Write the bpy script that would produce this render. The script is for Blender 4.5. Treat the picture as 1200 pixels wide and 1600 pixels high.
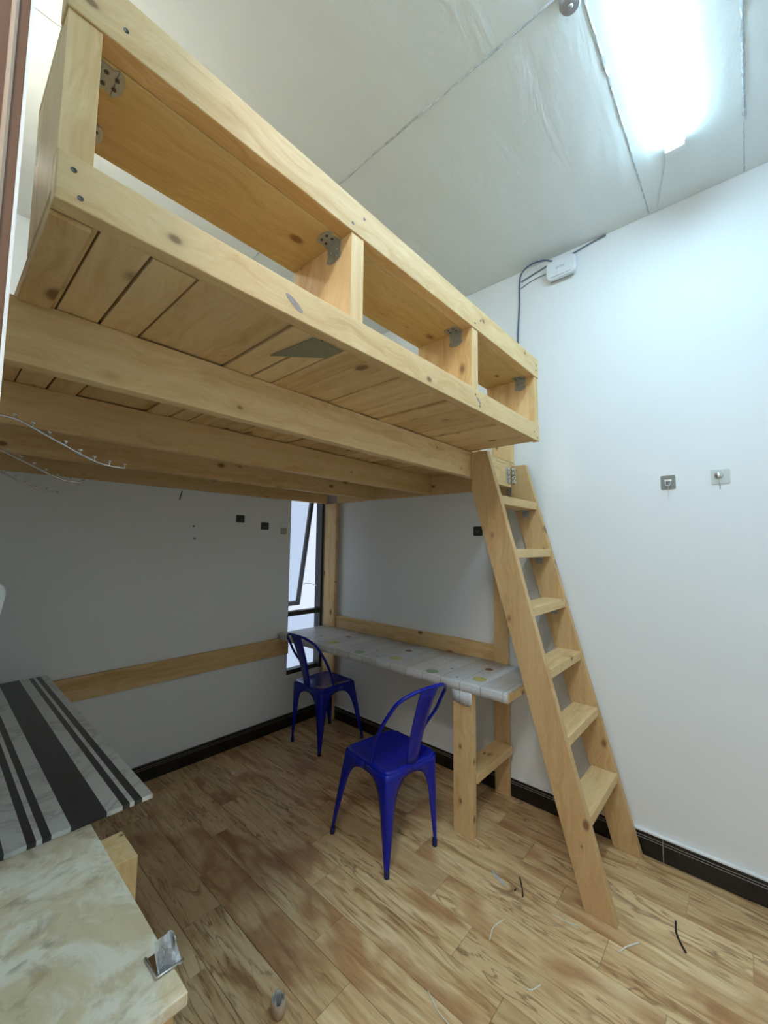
import bpy, bmesh, math, random
from mathutils import Vector, Matrix
random.seed(7)
for o in list(bpy.data.objects): bpy.data.objects.remove(o)
S = bpy.context.scene
C = S.collection

# ------------------------------------------------------------------ camera
# x = 0 is the left wall with the doorway the photographer stands in, x = WX the
# right wall, y = BY the back wall, floor z = 0
WX, BY, CZ, FY = 2.385, 2.81, 3.165, -0.75
F_PX, YAW, PITCH, ROLL = 639.5, math.radians(48.155), math.radians(4.52), math.radians(0.677)
fw = Vector((math.sin(YAW)*math.cos(PITCH), math.cos(YAW)*math.cos(PITCH), math.sin(PITCH)))
rt = fw.cross(Vector((0, 0, 1))).normalized(); up = rt.cross(fw)
r2 = rt*math.cos(ROLL) + up*math.sin(ROLL); u2 = up*math.cos(ROLL) - rt*math.sin(ROLL)
cd = bpy.data.cameras.new('camera'); cam = bpy.data.objects.new('camera', cd); C.objects.link(cam)
cd.sensor_fit = 'VERTICAL'; cd.sensor_height = 24.0; cd.lens = F_PX/1600*24.0; cd.clip_start = 0.01
cam.matrix_world = Matrix(((r2.x, u2.x, -fw.x, 0), (r2.y, u2.y, -fw.y, 0), (r2.z, u2.z, -fw.z, 1.45), (0, 0, 0, 1)))
S.camera = cam

# ------------------------------------------------------------------ light and exposure
W = bpy.data.worlds.new('world'); S.world = W; W.use_nodes = True
W.node_tree.nodes['Background'].inputs[0].default_value = (0.80, 0.90, 1.0, 1)
W.node_tree.nodes['Background'].inputs[1].default_value = 0.75
LAMP_STRENGTH = 30.0
PASSAGE_FILL_STRENGTH = 52.0  # fill added beyond the doorway to brighten the room
ASSUMED_LOFT_LAMP_STRENGTH = 40.0  # assumed unseen lamp over the loft, added to brighten ceiling and shelf
S.view_settings.view_transform = 'Standard'; S.view_settings.look = 'None'
S.view_settings.exposure = 0.95; S.view_settings.gamma = 1.0
S.view_settings.use_curve_mapping = False

# ------------------------------------------------------------------ materials
MATS = {}
class NT:
    def __init__(s, name):
        s.m = bpy.data.materials.new(name); s.m.use_nodes = True
        s.t = s.m.node_tree; s.b = s.t.nodes['Principled BSDF']; MATS[name] = s.m
    def n(s, typ, **kw):
        nd = s.t.nodes.new('ShaderNode'+typ)
        for k, v in kw.items(): setattr(nd, k, v)
        return nd
    def l(s, a, b): s.t.links.new(a, b)
    def math(s, op, a, b=None):
        nd = s.n('Math', operation=op)
        for i, v in enumerate((a, b)):
            if v is None: continue
            if isinstance(v, (int, float)): nd.inputs[i].default_value = v
            else: s.l(v, nd.inputs[i])
        return nd.outputs[0]
    def mix(s, fac, a, b, blend='MIX'):
        nd = s.n('Mix', data_type='RGBA', blend_type=blend)
        for sock, v in ((nd.inputs[0], fac), (nd.inputs[6], a), (nd.inputs[7], b)):
            if isinstance(v, (int, float)): sock.default_value = v
            elif isinstance(v, tuple): sock.default_value = (*v, 1)
            else: s.l(v, sock)
        return nd.outputs[2]
    def ramp(s, fac, stops):
        nd = s.n('ValToRGB'); cr = nd.color_ramp
        while len(cr.elements) < len(stops): cr.elements.new(0.5)
        for e, (p, c) in zip(cr.elements, stops):
            e.position = p; e.color = (*c, 1) if isinstance(c, tuple) else (c, c, c, 1)
        s.l(fac, nd.inputs[0]); return nd.outputs[0]
    def coords(s, scale=(1, 1, 1), rot=(0, 0, 0), rnd=True):
        tc = s.n('TexCoord'); mp = s.n('Mapping')
        mp.inputs['Scale'].default_value = scale; mp.inputs['Rotation'].default_value = rot
        s.l(tc.outputs['Object'], mp.inputs[0]); out = mp.outputs[0]
        if rnd:
            oi = s.n('ObjectInfo'); vm = s.n('VectorMath', operation='SCALE')
            vm.inputs[0].default_value = (17.3, 23.1, 11.7); s.l(oi.outputs['Random'], vm.inputs['Scale'])
            ad = s.n('VectorMath', operation='ADD'); s.l(out, ad.inputs[0]); s.l(vm.outputs[0], ad.inputs[1]); out = ad.outputs[0]
        return out
    def noise(s, vec, scale, detail=3, rough=0.5, dist=0.0):
        nd = s.n('TexNoise'); nd.inputs['Scale'].default_value = scale; nd.inputs['Detail'].default_value = detail
        nd.inputs['Roughness'].default_value = rough; nd.inputs['Distortion'].default_value = dist
        if vec is not None: s.l(vec, nd.inputs['Vector'])
        return nd.outputs['Fac']
    def bump(s, h, strength=0.2, dist=0.01):
        nd = s.n('Bump'); nd.inputs['Strength'].default_value = strength; nd.inputs['Distance'].default_value = dist
        s.l(h, nd.inputs['Height']); s.l(nd.outputs[0], s.b.inputs['Normal'])
    def set(s, col=None, rough=0.5, metal=0.0, spec=0.5, coat=0.0):
        if col is not None:
            if isinstance(col, tuple): s.b.inputs['Base Color'].default_value = (*col, 1)
            else: s.l(col, s.b.inputs['Base Color'])
        s.b.inputs['Roughness'].default_value = rough; s.b.inputs['Metallic'].default_value = metal
        s.b.inputs['Specular IOR Level'].default_value = spec; s.b.inputs['Coat Weight'].default_value = coat
        return s.m

def plain(name, col, rough=0.5, metal=0.0, var=0.06, nscale=14, coat=0.0, bump=0.0, spec=0.5):
    t = NT(name); v = t.coords(); nz = t.noise(v, nscale, 4)
    c = t.mix(nz, tuple(x*(1-var) for x in col), tuple(min(1, x*(1+var)) for x in col))
    if bump: t.bump(nz, bump, 0.004)
    return t.set(c, rough, metal, spec, coat)

def pine(name, axis, light=(0.82, 0.575, 0.29), dark=(0.64, 0.385, 0.145), knot=1.0, rot=(0, 0, 0)):
    t = NT(name)
    i = 'xyz'.index(axis)
    st = [1.0]*3; st[i] = 0.045
    ks = [1.0]*3; ks[i] = 0.62
    v = t.coords(tuple(st), rot); vk = t.coords(tuple(ks), rot)
    vor = t.n('TexVoronoi'); vor.inputs['Scale'].default_value = 11.0; t.l(vk, vor.inputs['Vector'])
    d = vor.outputs['Distance']
    # growth streaks, bent around the knots
    warp = t.math('MULTIPLY', t.math('SUBTRACT', 0.35, d), 0.04)
    cb = t.n('CombineXYZ'); [t.l(warp, cb.inputs[k]) for k in range(3) if k != i]
    ad = t.n('VectorMath', operation='ADD'); t.l(v, ad.inputs[0]); t.l(cb.outputs[0], ad.inputs[1])
    g1 = t.noise(ad.outputs[0], 34, 4, 0.6); g2 = t.noise(ad.outputs[0], 9, 3, 0.5, 0.1); g3 = t.noise(ad.outputs[0], 150, 2, 0.5)
    f = t.math('ADD', t.math('MULTIPLY', g1, 0.5), t.math('MULTIPLY', g2, 0.5))
    col = t.ramp(f, [(0.36, dark), (0.5, tuple(0.75*a+0.25*b for a, b in zip(light, dark))), (0.62, light)])
    col = t.mix(0.16, col, t.ramp(g3, [(0.3, 0.25), (0.7, 0.8)]), 'OVERLAY')
    oi = t.n('ObjectInfo')
    col = t.mix(1.0, col, t.ramp(oi.outputs['Random'], [(0, (0.88, 0.86, 0.83)), (1, (1.0, 1.0, 1.0))]), 'MULTIPLY')
    if knot:
        sz = t.math('MULTIPLY', vor.outputs['Color'], 0.24*knot)
        k1 = t.math('SUBTRACT', 1.0, t.math('SMOOTH_MIN', t.math('DIVIDE', d, t.math('MAXIMUM', sz, 0.02)), 1.0))
        kf = t.ramp(k1, [(0.0, 0.0), (0.30, 0.85), (1.0, 1.0)])
        col = t.mix(kf, col, (0.17, 0.075, 0.025))
        halo = t.ramp(d, [(0.05, 0.35), (0.22, 0.0)])
        col = t.mix(t.math('MULTIPLY', halo, 0.6), col, (0.40, 0.23, 0.09))
    t.bump(g1, 0.12, 0.003)
    return t.set(col, 0.55, 0, 0.35)

for ax in 'xyz': pine('pine_'+ax, ax)
pine('pine_ladder', 'z', rot=(math.atan(0.275), 0, 0), light=(0.68, 0.45, 0.215), dark=(0.55, 0.335, 0.14))
pine('shelf_wood', 'x', light=(0.66, 0.47, 0.20), dark=(0.54, 0.36, 0.13))

def wall_mat(name, col):
    t = NT(name); v = t.coords(rnd=False)
    a = t.noise(v, 1.6, 4); b = t.noise(v, 60, 3); c = t.noise(v, 9, 5, 0.7)
    colr = t.mix(t.math('MULTIPLY', a, 0.5), col, tuple(x*0.95 for x in col))
    colr = t.mix(t.ramp(c, [(0.68, 0.0), (0.78, 0.18)]), colr, tuple(x*0.86 for x in col))
    t.bump(b, 0.06, 0.004); return t.set(colr, 0.6, 0, 0.3)
wall_mat('paint', (0.87, 0.88, 0.87))
wall_mat('outside_paint', (0.72, 0.72, 0.78))

t = NT('foil'); v = t.coords(rnd=False)
w1 = t.noise(t.coords((1, 3.0, 1), rnd=False), 2.2, 5, 0.55, 0.6); w2 = t.noise(v, 26, 4, 0.7, 0.8); w3 = t.noise(v, 5, 3)
col = t.mix(w1, (0.72, 0.75, 0.73), (0.80, 0.83, 0.81))
fl = t.ramp(t.noise(v, 48, 2, 0.6, 1.5), [(0.735, 0.0), (0.76, 1.0)])
col = t.mix(fl, col, (0.85, 0.87, 0.88))
h = t.math('ADD', t.math('MULTIPLY', w1, 1.0), t.math('MULTIPLY', w2, 0.10))
t.bump(t.math('ADD', h, t.math('MULTIPLY', fl, 0.25)), 0.34, 0.02); t.set(col, 0.42, 0.12, 0.5)
plain('foil_torn', (0.50, 0.53, 0.54), 0.4, 0.3, 0.6, 60, bump=0.5)
plain('foil_gap', (0.10, 0.11, 0.12), 0.8)

# wood-look porcelain floor plank
t = NT('floor_tile')
v = t.coords((1, 0.13, 1)); v2 = t.coords((1, 0.12, 1)); v3 = t.coords((1, 0.5, 1))
g = t.noise(v, 60, 4, 0.65); g2 = t.noise(v2, 9, 4, 0.55, 0.9); g3 = t.noise(v3, 4.0, 3, 0.5, 0.6); g4 = t.noise(v, 22, 4, 0.6, 0.8)
col = t.ramp(g4, [(0.34, (0.42, 0.225, 0.095)), (0.46, (0.68, 0.44, 0.21)), (0.62, (0.86, 0.64, 0.36))])
col = t.mix(t.ramp(g2, [(0.46, 0.0), (0.60, 0.85)]), col, (0.80, 0.56, 0.295))
ring = t.ramp(t.math('FRACT', t.math('MULTIPLY', g2, 9.0)), [(0.0, 0.8), (0.22, 0.0), (0.86, 0.0), (1.0, 0.7)])
rm = t.ramp(g3, [(0.43, 0.0), (0.56, 1.0)])
col = t.mix(t.math('MULTIPLY', ring, rm), col, (0.23, 0.105, 0.04))
col = t.mix(t.ramp(g3, [(0.36, 0.75), (0.46, 0.0)]), col, (0.44, 0.21, 0.085))
col = t.mix(0.30, col, t.ramp(g, [(0.3, 0.2), (0.7, 0.85)]), 'OVERLAY')
oi = t.n('ObjectInfo')
col = t.mix(1.0, col, t.ramp(oi.outputs['Random'], [(0, (0.80, 0.76, 0.72)), (0.5, (0.95, 0.95, 0.95)), (1, (1.0, 1.0, 1.0))]), 'MULTIPLY')
t.set(col, 0.36, 0, 0.45)
plain('grout', (0.62, 0.48, 0.30), 0.8)

# black skirting tile
plain('black_tile', (0.012, 0.010, 0.010), 0.22, 0, 0.3, 20)
plain('white_line', (0.42, 0.40, 0.39), 0.5)
plain('white_caulk', (0.86, 0.87, 0.86), 0.5)
plain('casing', (0.17, 0.088, 0.052), 0.5, 0, 0.18, 5, bump=0.05)
plain('casing_bead', (0.38, 0.28, 0.20), 0.35, 0, 0.12, 9)
plain('white_plastic', (0.82, 0.85, 0.84), 0.35)
plain('router_white', (0.80, 0.83, 0.85), 0.3)
plain('grey_plastic', (0.33, 0.33, 0.34), 0.5)
plain('window_metal', (0.030, 0.026, 0.024), 0.4, 0.0)
plain('steel', (0.62, 0.63, 0.63), 0.22, 1.0, 0.05)
plain('zinc', (0.42, 0.44, 0.42), 0.45, 0.6, 0.2, 60, bump=0.2)
plain('screw_dark', (0.10, 0.09, 0.085), 0.4, 0.8)
plain('chair_blue', (0.001, 0.008, 0.30), 0.25, 0.0, 0.05, 6, coat=0.15, spec=0.35)
plain('rubber', (0.003, 0.006, 0.10), 0.5)
plain('black_rubber', (0.015, 0.014, 0.014), 0.5)
plain('cable_blue', (0.085, 0.11, 0.20), 0.45)
plain('cable_grey', (0.20, 0.22, 0.26), 0.5)
plain('cable_white', (0.66, 0.68, 0.68), 0.5)
plain('plate_grey', (0.23, 0.23, 0.21), 0.45, 0.3)
plain('plate_dark', (0.045, 0.043, 0.040), 0.4, 0.2)
plain('plate_pale', (0.42, 0.41, 0.39), 0.6)
plain('plate_clear', (0.46, 0.52, 0.50), 0.15, 0.2)
plain('off_cut', (0.80, 0.76, 0.64), 0.5)
plain('old_stain', (0.27, 0.24, 0.14), 0.7, 0, 0.2, 30)
plain('knot_wood', (0.33, 0.25, 0.22), 0.6, 0, 0.35, 90)
plain('pouch_paper', (0.50, 0.36, 0.24), 0.7, bump=0.3)
plain('pouch_inside', (0.62, 0.62, 0.60), 0.5)

t = NT('lamp_glow'); t.set((0.9, 0.93, 1.0), 0.5)
t.b.inputs['Emission Color'].default_value = (0.50, 0.78, 1.0, 1); t.b.inputs['Emission Strength'].default_value = LAMP_STRENGTH

t = NT('passage_fill_glow'); t.set((0.9, 0.93, 1.0), 0.5)
t.b.inputs['Emission Color'].default_value = (1.0, 0.97, 0.93, 1); t.b.inputs['Emission Strength'].default_value = PASSAGE_FILL_STRENGTH

t = NT('assumed_globe_glow'); t.set((0.95, 0.93, 0.85), 0.5)  # glow of the assumed lamp above the loft
t.b.inputs['Emission Color'].default_value = (1.0, 0.97, 0.84, 1); t.b.inputs['Emission Strength'].default_value = ASSUMED_LOFT_LAMP_STRENGTH

t = NT('glass'); t.set((0.92, 0.96, 1.0), 0.05)
tr = t.n('BsdfTransparent'); tr.inputs[0].default_value = (0.90, 0.94, 0.98, 1); mx = t.n('MixShader'); mx.inputs[0].default_value = 0.10
t.l(tr.outputs[0], mx.inputs[1]); t.l(t.b.outputs[0], mx.inputs[2]); t.l(mx.outputs[0], t.t.nodes['Material Output'].inputs[0])

# clear thin plastic bag
t = NT('clear_film'); t.set((0.9, 0.92, 0.95), 0.12)
tr = t.n('BsdfTransparent'); mx = t.n('MixShader'); mx.inputs[0].default_value = 0.45
t.l(tr.outputs[0], mx.inputs[1]); t.l(t.b.outputs[0], mx.inputs[2]); t.l(mx.outputs[0], t.t.nodes['Material Output'].inputs[0])

# striped marble-look slab: stripes run along y
t = NT('striped_marble')
tc = t.n('TexCoord'); sp = t.n('SeparateXYZ'); t.l(tc.outputs['Object'], sp.inputs[0]); x = sp.outputs['X']
vv = t.noise(tc.outputs['Object'], 2.6, 5, 0.55, 1.6)
vein = t.ramp(vv, [(0.455, 0.0), (0.495, 0.7), (0.515, 0.0)])
base = t.mix(t.math('MULTIPLY', vein, 0.55), (0.78, 0.79, 0.76), (0.25, 0.25, 0.25))
fac = None
for a, b in ((0.02, 0.055), (0.09, 0.165), (0.204, 0.221), (0.232, 0.249), (0.287, 0.363), (0.399, 0.416), (0.427, 0.446)):
    q = t.math('MULTIPLY', t.math('GREATER_THAN', x, a), t.math('LESS_THAN', x, b))
    fac = q if fac is None else t.math('MAXIMUM', fac, q)
dk = t.mix(t.noise(tc.outputs['Object'], 9, 4), (0.026, 0.027, 0.031), (0.052, 0.053, 0.058))
t.set(t.mix(fac, base, dk), 0.30, 0, 0.5)

# worn plywood with white plaster smears
t = NT('stained_ply'); v = t.coords((1, 1, 1), rnd=False); vs = t.coords((1.0, 0.15, 1), rnd=False)
a = t.noise(v, 7, 5, 0.65, 1.2); b = t.noise(vs, 30, 4); c = t.noise(v, 14, 4, 0.6, 0.8)
col = t.mix(b, (0.60, 0.46, 0.26), (0.80, 0.65, 0.41))
col = t.mix(t.ramp(a, [(0.46, 0.0), (0.60, 0.8)]), col, (0.90, 0.82, 0.66))
col = t.mix(t.ramp(c, [(0.55, 0.0), (0.70, 0.75)]), col, (0.40, 0.28, 0.14))
col = t.mix(t.ramp(t.noise(v, 30, 4, 0.7), [(0.58, 0.0), (0.70, 0.4)]), col, (0.45, 0.36, 0.22))
t.bump(a, 0.15, 0.004); t.set(col, 0.6, 0, 0.3)

# oilcloth: pale printed planks with round fruit slices
t = NT('oilcloth'); tc = t.n('TexCoord'); P = tc.outputs['Object']; sp = t.n('SeparateXYZ'); t.l(P, sp.inputs[0])
x, y, z = sp.outputs
lt = t.noise(t.coords((0.12, 1, 1), rnd=False), 30, 4)
col = t.mix(lt, (0.68, 0.69, 0.70), (0.85, 0.86, 0.87))
wb = t.math('FRACT', t.math('DIVIDE', t.math('ADD', y, 0.03), 0.118))
col = t.mix(t.math('MULTIPLY', t.math('LESS_THAN', wb, 0.03), 0.75), col, (0.20, 0.20, 0.20))
wi = t.math('FLOOR', t.math('DIVIDE', t.math('ADD', y, 0.03), 0.118)); wn = t.n('TexWhiteNoise', noise_dimensions='1D'); t.l(wi, wn.inputs['W'])
col = t.mix(t.math('MULTIPLY', wn.outputs['Value'], 0.28), col, (0.36, 0.36, 0.35))
fruit = []
for k in range(5):
    off = 0.578*k
    fruit += [(2.18, 1.140+off, 0.024, (0.30, 0.13, 0.06), 0), (1.99, 1.094+off, 0.036, (0.60, 0.55, 0.10), 1), (1.928, 1.352+off, 0.034, (0.22, 0.40, 0.20), 1), (2.05, 1.30+off, 0.009, (0.16, 0.28, 0.14), 0), (1.94, 1.20+off, 0.008, (0.18, 0.24, 0.22), 0)]
for fx, fy, fr, fc, slices in fruit:
    if fy > 2.8: continue
    dx = t.math('SUBTRACT', x, fx); dy = t.math('SUBTRACT', y, fy)
    d = t.math('SQRT', t.math('ADD', t.math('MULTIPLY', dx, dx), t.math('MULTIPLY', dy, dy)))
    col = t.mix(t.math('MULTIPLY', t.math('LESS_THAN', d, fr), t.math('GREATER_THAN', z, 0.7486)), col, tuple(c*0.75 for c in fc))
    if slices:
        an = t.math('ARCTAN2', dy, dx); wd = t.math('GREATER_THAN', t.math('ABSOLUTE', t.math('SINE', t.math('MULTIPLY', an, 4.0))), 0.32)
        col = t.mix(t.math('MULTIPLY', t.math('LESS_THAN', d, fr*0.84), wd), col, tuple(min(1, c*1.12+0.03) for c in fc))
sprig = t.noise(t.coords((1, 0.35, 1), rnd=False), 16, 3, 0.5, 3.0)
col = t.mix(t.ramp(sprig, [(0.485, 0.0), (0.5, 0.55), (0.515, 0.0)]), col, (0.24, 0.30, 0.24))
t.set(col, 0.35, 0, 0.45)

# ------------------------------------------------------------------ mesh helpers
class MB:
    def __init__(s): s.v = []; s.f = []
    def box(s, x0, x1, y0, y1, z0, z1):
        n = len(s.v)
        s.v += [(x, y, z) for x in (x0, x1) for y in (y0, y1) for z in (z0, z1)]
        s.f += [tuple(n+i for i in q) for q in ((0, 1, 3, 2), (4, 6, 7, 5), (0, 4, 5, 1), (2, 3, 7, 6), (0, 2, 6, 4), (1, 5, 7, 3))]; return s
    def prism(s, pts, axis, a, b):
        """polygon pts in the plane normal to axis, extruded a..b"""
        n = len(s.v); m = len(pts)
        for c in (a, b):
            for p, q in pts:
                s.v.append({'x': (c, p, q), 'y': (p, c, q), 'z': (p, q, c)}[axis])
        s.f.append(tuple(range(n, n+m))); s.f.append(tuple(range(n+2*m-1, n+m-1, -1)))
        for i in range(m):
            j = (i+1) % m; s.f.append((n+i, n+m+i, n+m+j, n+j))
        return s
    def grid(s, rows, close=False):
        n = len(s.v); k = len(rows[0])
        for r in rows: s.v += [tuple(p) for p in r]
        for i in range(len(rows)-1):
            for j in range(k if close else k-1):
                j2 = (j+1) % k
                s.f.append((n+i*k+j, n+i*k+j2, n+(i+1)*k+j2, n+(i+1)*k+j))
        return s
    def cap(s, row_start, k): s.f.append(tuple(range(row_start, row_start+k)))
    def tube(s, pts, r, seg=8):
        pts = [Vector(p) for p in pts]; rows = []
        t0 = (pts[1]-pts[0]).normalized(); nrm = t0.orthogonal().normalized()
        for i, p in enumerate(pts):
            tg = (pts[min(i+1, len(pts)-1)]-pts[max(i-1, 0)]).normalized()
            nrm = (nrm - tg*nrm.dot(tg)).normalized(); bn = tg.cross(nrm)
            rr = r[i] if isinstance(r, (list, tuple)) else r
            rows.append([p+(nrm*math.cos(2*math.pi*k/seg)+bn*math.sin(2*math.pi*k/seg))*rr for k in range(seg)])
        n = len(s.v); s.grid(rows, True); s.cap(n, seg); s.f.append(tuple(reversed(range(n+(len(rows)-1)*seg, n+len(rows)*seg))))
        return s
    def disc(s, c, nrm, prof, seg=16):
        """lathe: prof = [(radius, height)...] around axis nrm at c"""
        c = Vector(c); nrm = Vector(nrm).normalized(); a = nrm.orthogonal().normalized(); b = nrm.cross(a); n = len(s.v)
        s.grid([[c+nrm*h+(a*math.cos(2*math.pi*k/seg)+b*math.sin(2*math.pi*k/seg))*r for k in range(seg)] for r, h in prof], True)
        s.cap(n, seg); s.f.append(tuple(range(n+(len(prof)-1)*seg, n+len(prof)*seg))); return s
    def ball(s, c, r, seg=12, rings=7, sc=(1, 1, 1)):
        rows = []
        for i in range(rings+1):
            th = math.pi*(0.02+0.96*i/rings)
            rows.append([(c[0]+sc[0]*r*math.sin(th)*math.cos(2*math.pi*k/seg), c[1]+sc[1]*r*math.sin(th)*math.sin(2*math.pi*k/seg), c[2]+sc[2]*r*math.cos(th)) for k in range(seg)])
        n = len(s.v); s.grid(rows, True); s.cap(n, seg); s.cap(n+rings*seg, seg); return s
    def build(s, name, mat, parent=None, smooth=False, bevel=0.0, solid=0.0, seg=2, origin=None, keep=False):
        vs = [Vector(v) for v in s.v]
        if origin is None:
            lo = [min(v[i] for v in vs) for i in range(3)]; hi = [max(v[i] for v in vs) for i in range(3)]
            origin = Vector([(a+b)/2 for a, b in zip(lo, hi)])
        if keep: origin = Vector((0, 0, 0))
        origin = Vector(origin)
        me = bpy.data.meshes.new(name); me.from_pydata([v-origin for v in vs], [], s.f); me.update()
        bm = bmesh.new(); bm.from_mesh(me); bmesh.ops.recalc_face_normals(bm, faces=bm.faces); bm.to_mesh(me); bm.free()
        if mat: me.materials.append(MATS[mat])
        if smooth:
            for p in me.polygons: p.use_smooth = True
        o = bpy.data.objects.new(name, me); C.objects.link(o); o.location = origin
        if parent is not None:
            o.parent = parent; o.location = origin-world_of(parent)
        if solid:
            md = o.modifiers.new('thickness', 'SOLIDIFY'); md.thickness = solid; md.offset = 0
        if bevel:
            md = o.modifiers.new('edge', 'BEVEL'); md.width = bevel; md.segments = seg; md.limit_method = 'ANGLE'
        return o
def world_of(o):
    v = Vector((0, 0, 0))
    while o is not None: v += o.location; o = o.parent
    return v
def tag(o, label=None, cat=None, group=None, kind=None):
    for k, v in (('label', label), ('category', cat), ('group', group), ('kind', kind)):
        if v: o[k] = v
    return o
def thing(name, loc, label, cat, group=None):
    o = bpy.data.objects.new(name, None); C.objects.link(o); o.location = loc; o.empty_display_size = 0.1
    return tag(o, label, cat, group)
def board(name, mat, parent, x0, x1, y0, y1, z0, z1, bevel=0.002):
    return MB().box(x0, x1, y0, y1, z0, z1).build(name, mat, parent, bevel=bevel)
def copy_mesh(src, name, loc, parent, scale=None):
    o = src.copy(); o.name = name; C.objects.link(o); o.parent = parent; o.location = Vector(loc)-(world_of(parent) if parent else Vector())
    if scale: o.scale = scale
    return o
def struct(o): o['kind'] = 'structure'; return o
def catmull(pts, n=6):
    pts = [Vector(p) for p in pts]; P = [pts[0]*2-pts[1]]+pts+[pts[-1]*2-pts[-2]]; out = []
    for i in range(1, len(P)-2):
        for k in range(n):
            t = k/n; a, b, c, d = P[i-1:i+3]
            out.append(0.5*((2*b)+(c-a)*t+(2*a-5*b+4*c-d)*t*t+(3*b-a-3*c+d)*t**3))
    return out+[pts[-1]]
def rrect(hx, hy, r, n=5):
    out = []
    for cx, cy, a0 in ((hx-r, hy-r, 0), (-hx+r, hy-r, 90), (-hx+r, -hy+r, 180), (hx-r, -hy+r, 270)):
        for k in range(n+1):
            a = math.radians(a0+90*k/n); out.append((cx+r*math.cos(a), cy+r*math.sin(a)))
    return out

# ------------------------------------------------------------------ the room shell
floor = struct(MB().box(0, WX, FY, BY, -0.05, -0.004).build('floor', 'grout'))
# 150 x 800 wood-look tiles, long side along y, each column stepped 0.2
TW, TL = 0.15, 0.795
tile_mesh = {}
def tile(x0, x1, y0, y1):
    w, l = round(x1-x0, 3), round(y1-y0, 3)
    if w < 0.02 or l < 0.02: return
    if (w, l) not in tile_mesh:
        tile_mesh[(w, l)] = MB().box(x0, x1, y0, y1, -0.012, 0.0).build('tile', 'floor_tile', floor, bevel=0.0009, seg=1)
    else:
        copy_mesh(tile_mesh[(w, l)], 'tile', ((x0+x1)/2, (y0+y1)/2, -0.006), floor)
for c in range(-1, 16):
    cx0 = max(0.0, -0.01+TW*c); cx1 = min(WX, -0.01+TW*(c+1))
    off = (1.057+0.198*(c-6)) % TL
    k = math.floor((FY-off)/TL)
    while off+k*TL < BY:
        tile(cx0+0.0008, cx1-0.0008, max(FY, off+k*TL)+0.0008, min(BY, off+(k+1)*TL)-0.0008); k += 1

struct(MB().box(WX, WX+0.12, FY, BY+0.12, -0.05, CZ+0.1).build('wall_right', 'paint'))
# back wall with the window opening
OX0, OX1, OZ0, OZ1 = 1.990, 2.338, 0.395, 2.02
struct(MB().box(-0.12, OX0, BY, BY+0.10, -0.05, CZ+0.1).box(OX1, WX, BY, BY+0.10, -0.05, CZ+0.1)
       .box(OX0, OX1, BY, BY+0.10, -0.05, OZ0).box(OX0, OX1, BY, BY+0.10, OZ1, CZ+0.1).build('wall_back', 'paint'))
# left wall, with the doorway the photograph is taken from
DY0, DY1 = -0.45, 0.53
struct(MB().box(-0.12, 0, DY1, BY, -0.05, CZ+0.1).box(-0.12, 0, FY, DY0, -0.05, CZ+0.1).box(-0.12, 0, DY0, DY1, 2.90, CZ+0.1).build('wall_left', 'paint'))
struct(MB().box(-0.12, WX+0.12, FY-0.12, FY, -0.05, CZ+0.1).build('wall_front', 'paint'))
# the passage behind the doorway
struct(MB().box(-1.42, -1.30, -1.2, 1.2, -0.05, 3.2).box(-1.30, -0.12, -1.3, -1.2, -0.05, 3.2).box(-1.30, -0.12, 1.2, 1.3, -0.05, 3.2)
       .box(-1.30, -0.12, -1.2, 1.2, 3.1, 3.2).box(-1.30, 0, -1.2, 1.2, -0.05, -0.002).build('wall_passage', 'paint'))
# wall of the next house seen through the window
struct(MB().box(0.4, 4.2, 4.6, 4.75, -1.0, 2.4).build('wall_outside', 'outside_paint'))

# ceiling: foil-faced insulation boards with taped joints
ceil = struct(MB().box(-0.12, WX+0.12, FY, BY+0.1, CZ+0.012, CZ+0.1).build('ceiling', 'foil_gap'))
ys = [FY, -0.052, 0.316, 1.65, BY]; xs = [0.0, 1.205, WX]
for i in range(len(ys)-1):
    for j in range(2):
        g = 0.0012
        MB().box(xs[j]+g, xs[j+1]-g, ys[i]+g, ys[i+1]-g, CZ, CZ+0.012).build('insulation_board', 'foil', ceil, bevel=0.001, seg=1)
def ragged(p0, p1, wid, name='joint_tape', seed=0, n=46, lift=0.004):
    rnd = random.Random(seed); p0 = Vector(p0); p1 = Vector(p1); d = (p1-p0); s = Vector((-d.y, d.x)).normalized(); rows = []
    o1 = o2 = 0
    for i in range(n+1):
        o1 = 0.6*o1+rnd.uniform(-1, 1)*0.35; o2 = 0.6*o2+rnd.uniform(-1, 1)*0.35; t = i/n; q = p0+d*t
        a = q+s*wid*(0.5+o1*0.7); b = q-s*wid*(0.5+o2*0.7); m = q+s*wid*rnd.uniform(-.2, .2)
        rows.append([(a.x, a.y, CZ-0.0005), (m.x, m.y, CZ-lift*rnd.uniform(0.3, 1.6)), (b.x, b.y, CZ-0.0005)])
    return MB().grid(rows).build(name, 'foil_torn', ceil, solid=0.0012)
ragged((1.21, 0.316), (2.14, 0.314), 0.008, seed=3, lift=0.002)
ragged((2.14, 0.316), (WX-0.01, 0.317), 0.005, seed=4, lift=0.002)
ragged((1.25, -0.052), (2.08, -0.054), 0.009, seed=5, lift=0.002)
ragged((2.08, -0.052), (WX-0.01, -0.052), 0.004, seed=8, lift=0.002)
ragged((1.205, 0.33), (1.205, 1.64), 0.008, seed=6, lift=0.003)
ragged((1.205, 1.66), (1.205, BY-0.01), 0.007, seed=9, lift=0.003)

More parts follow.
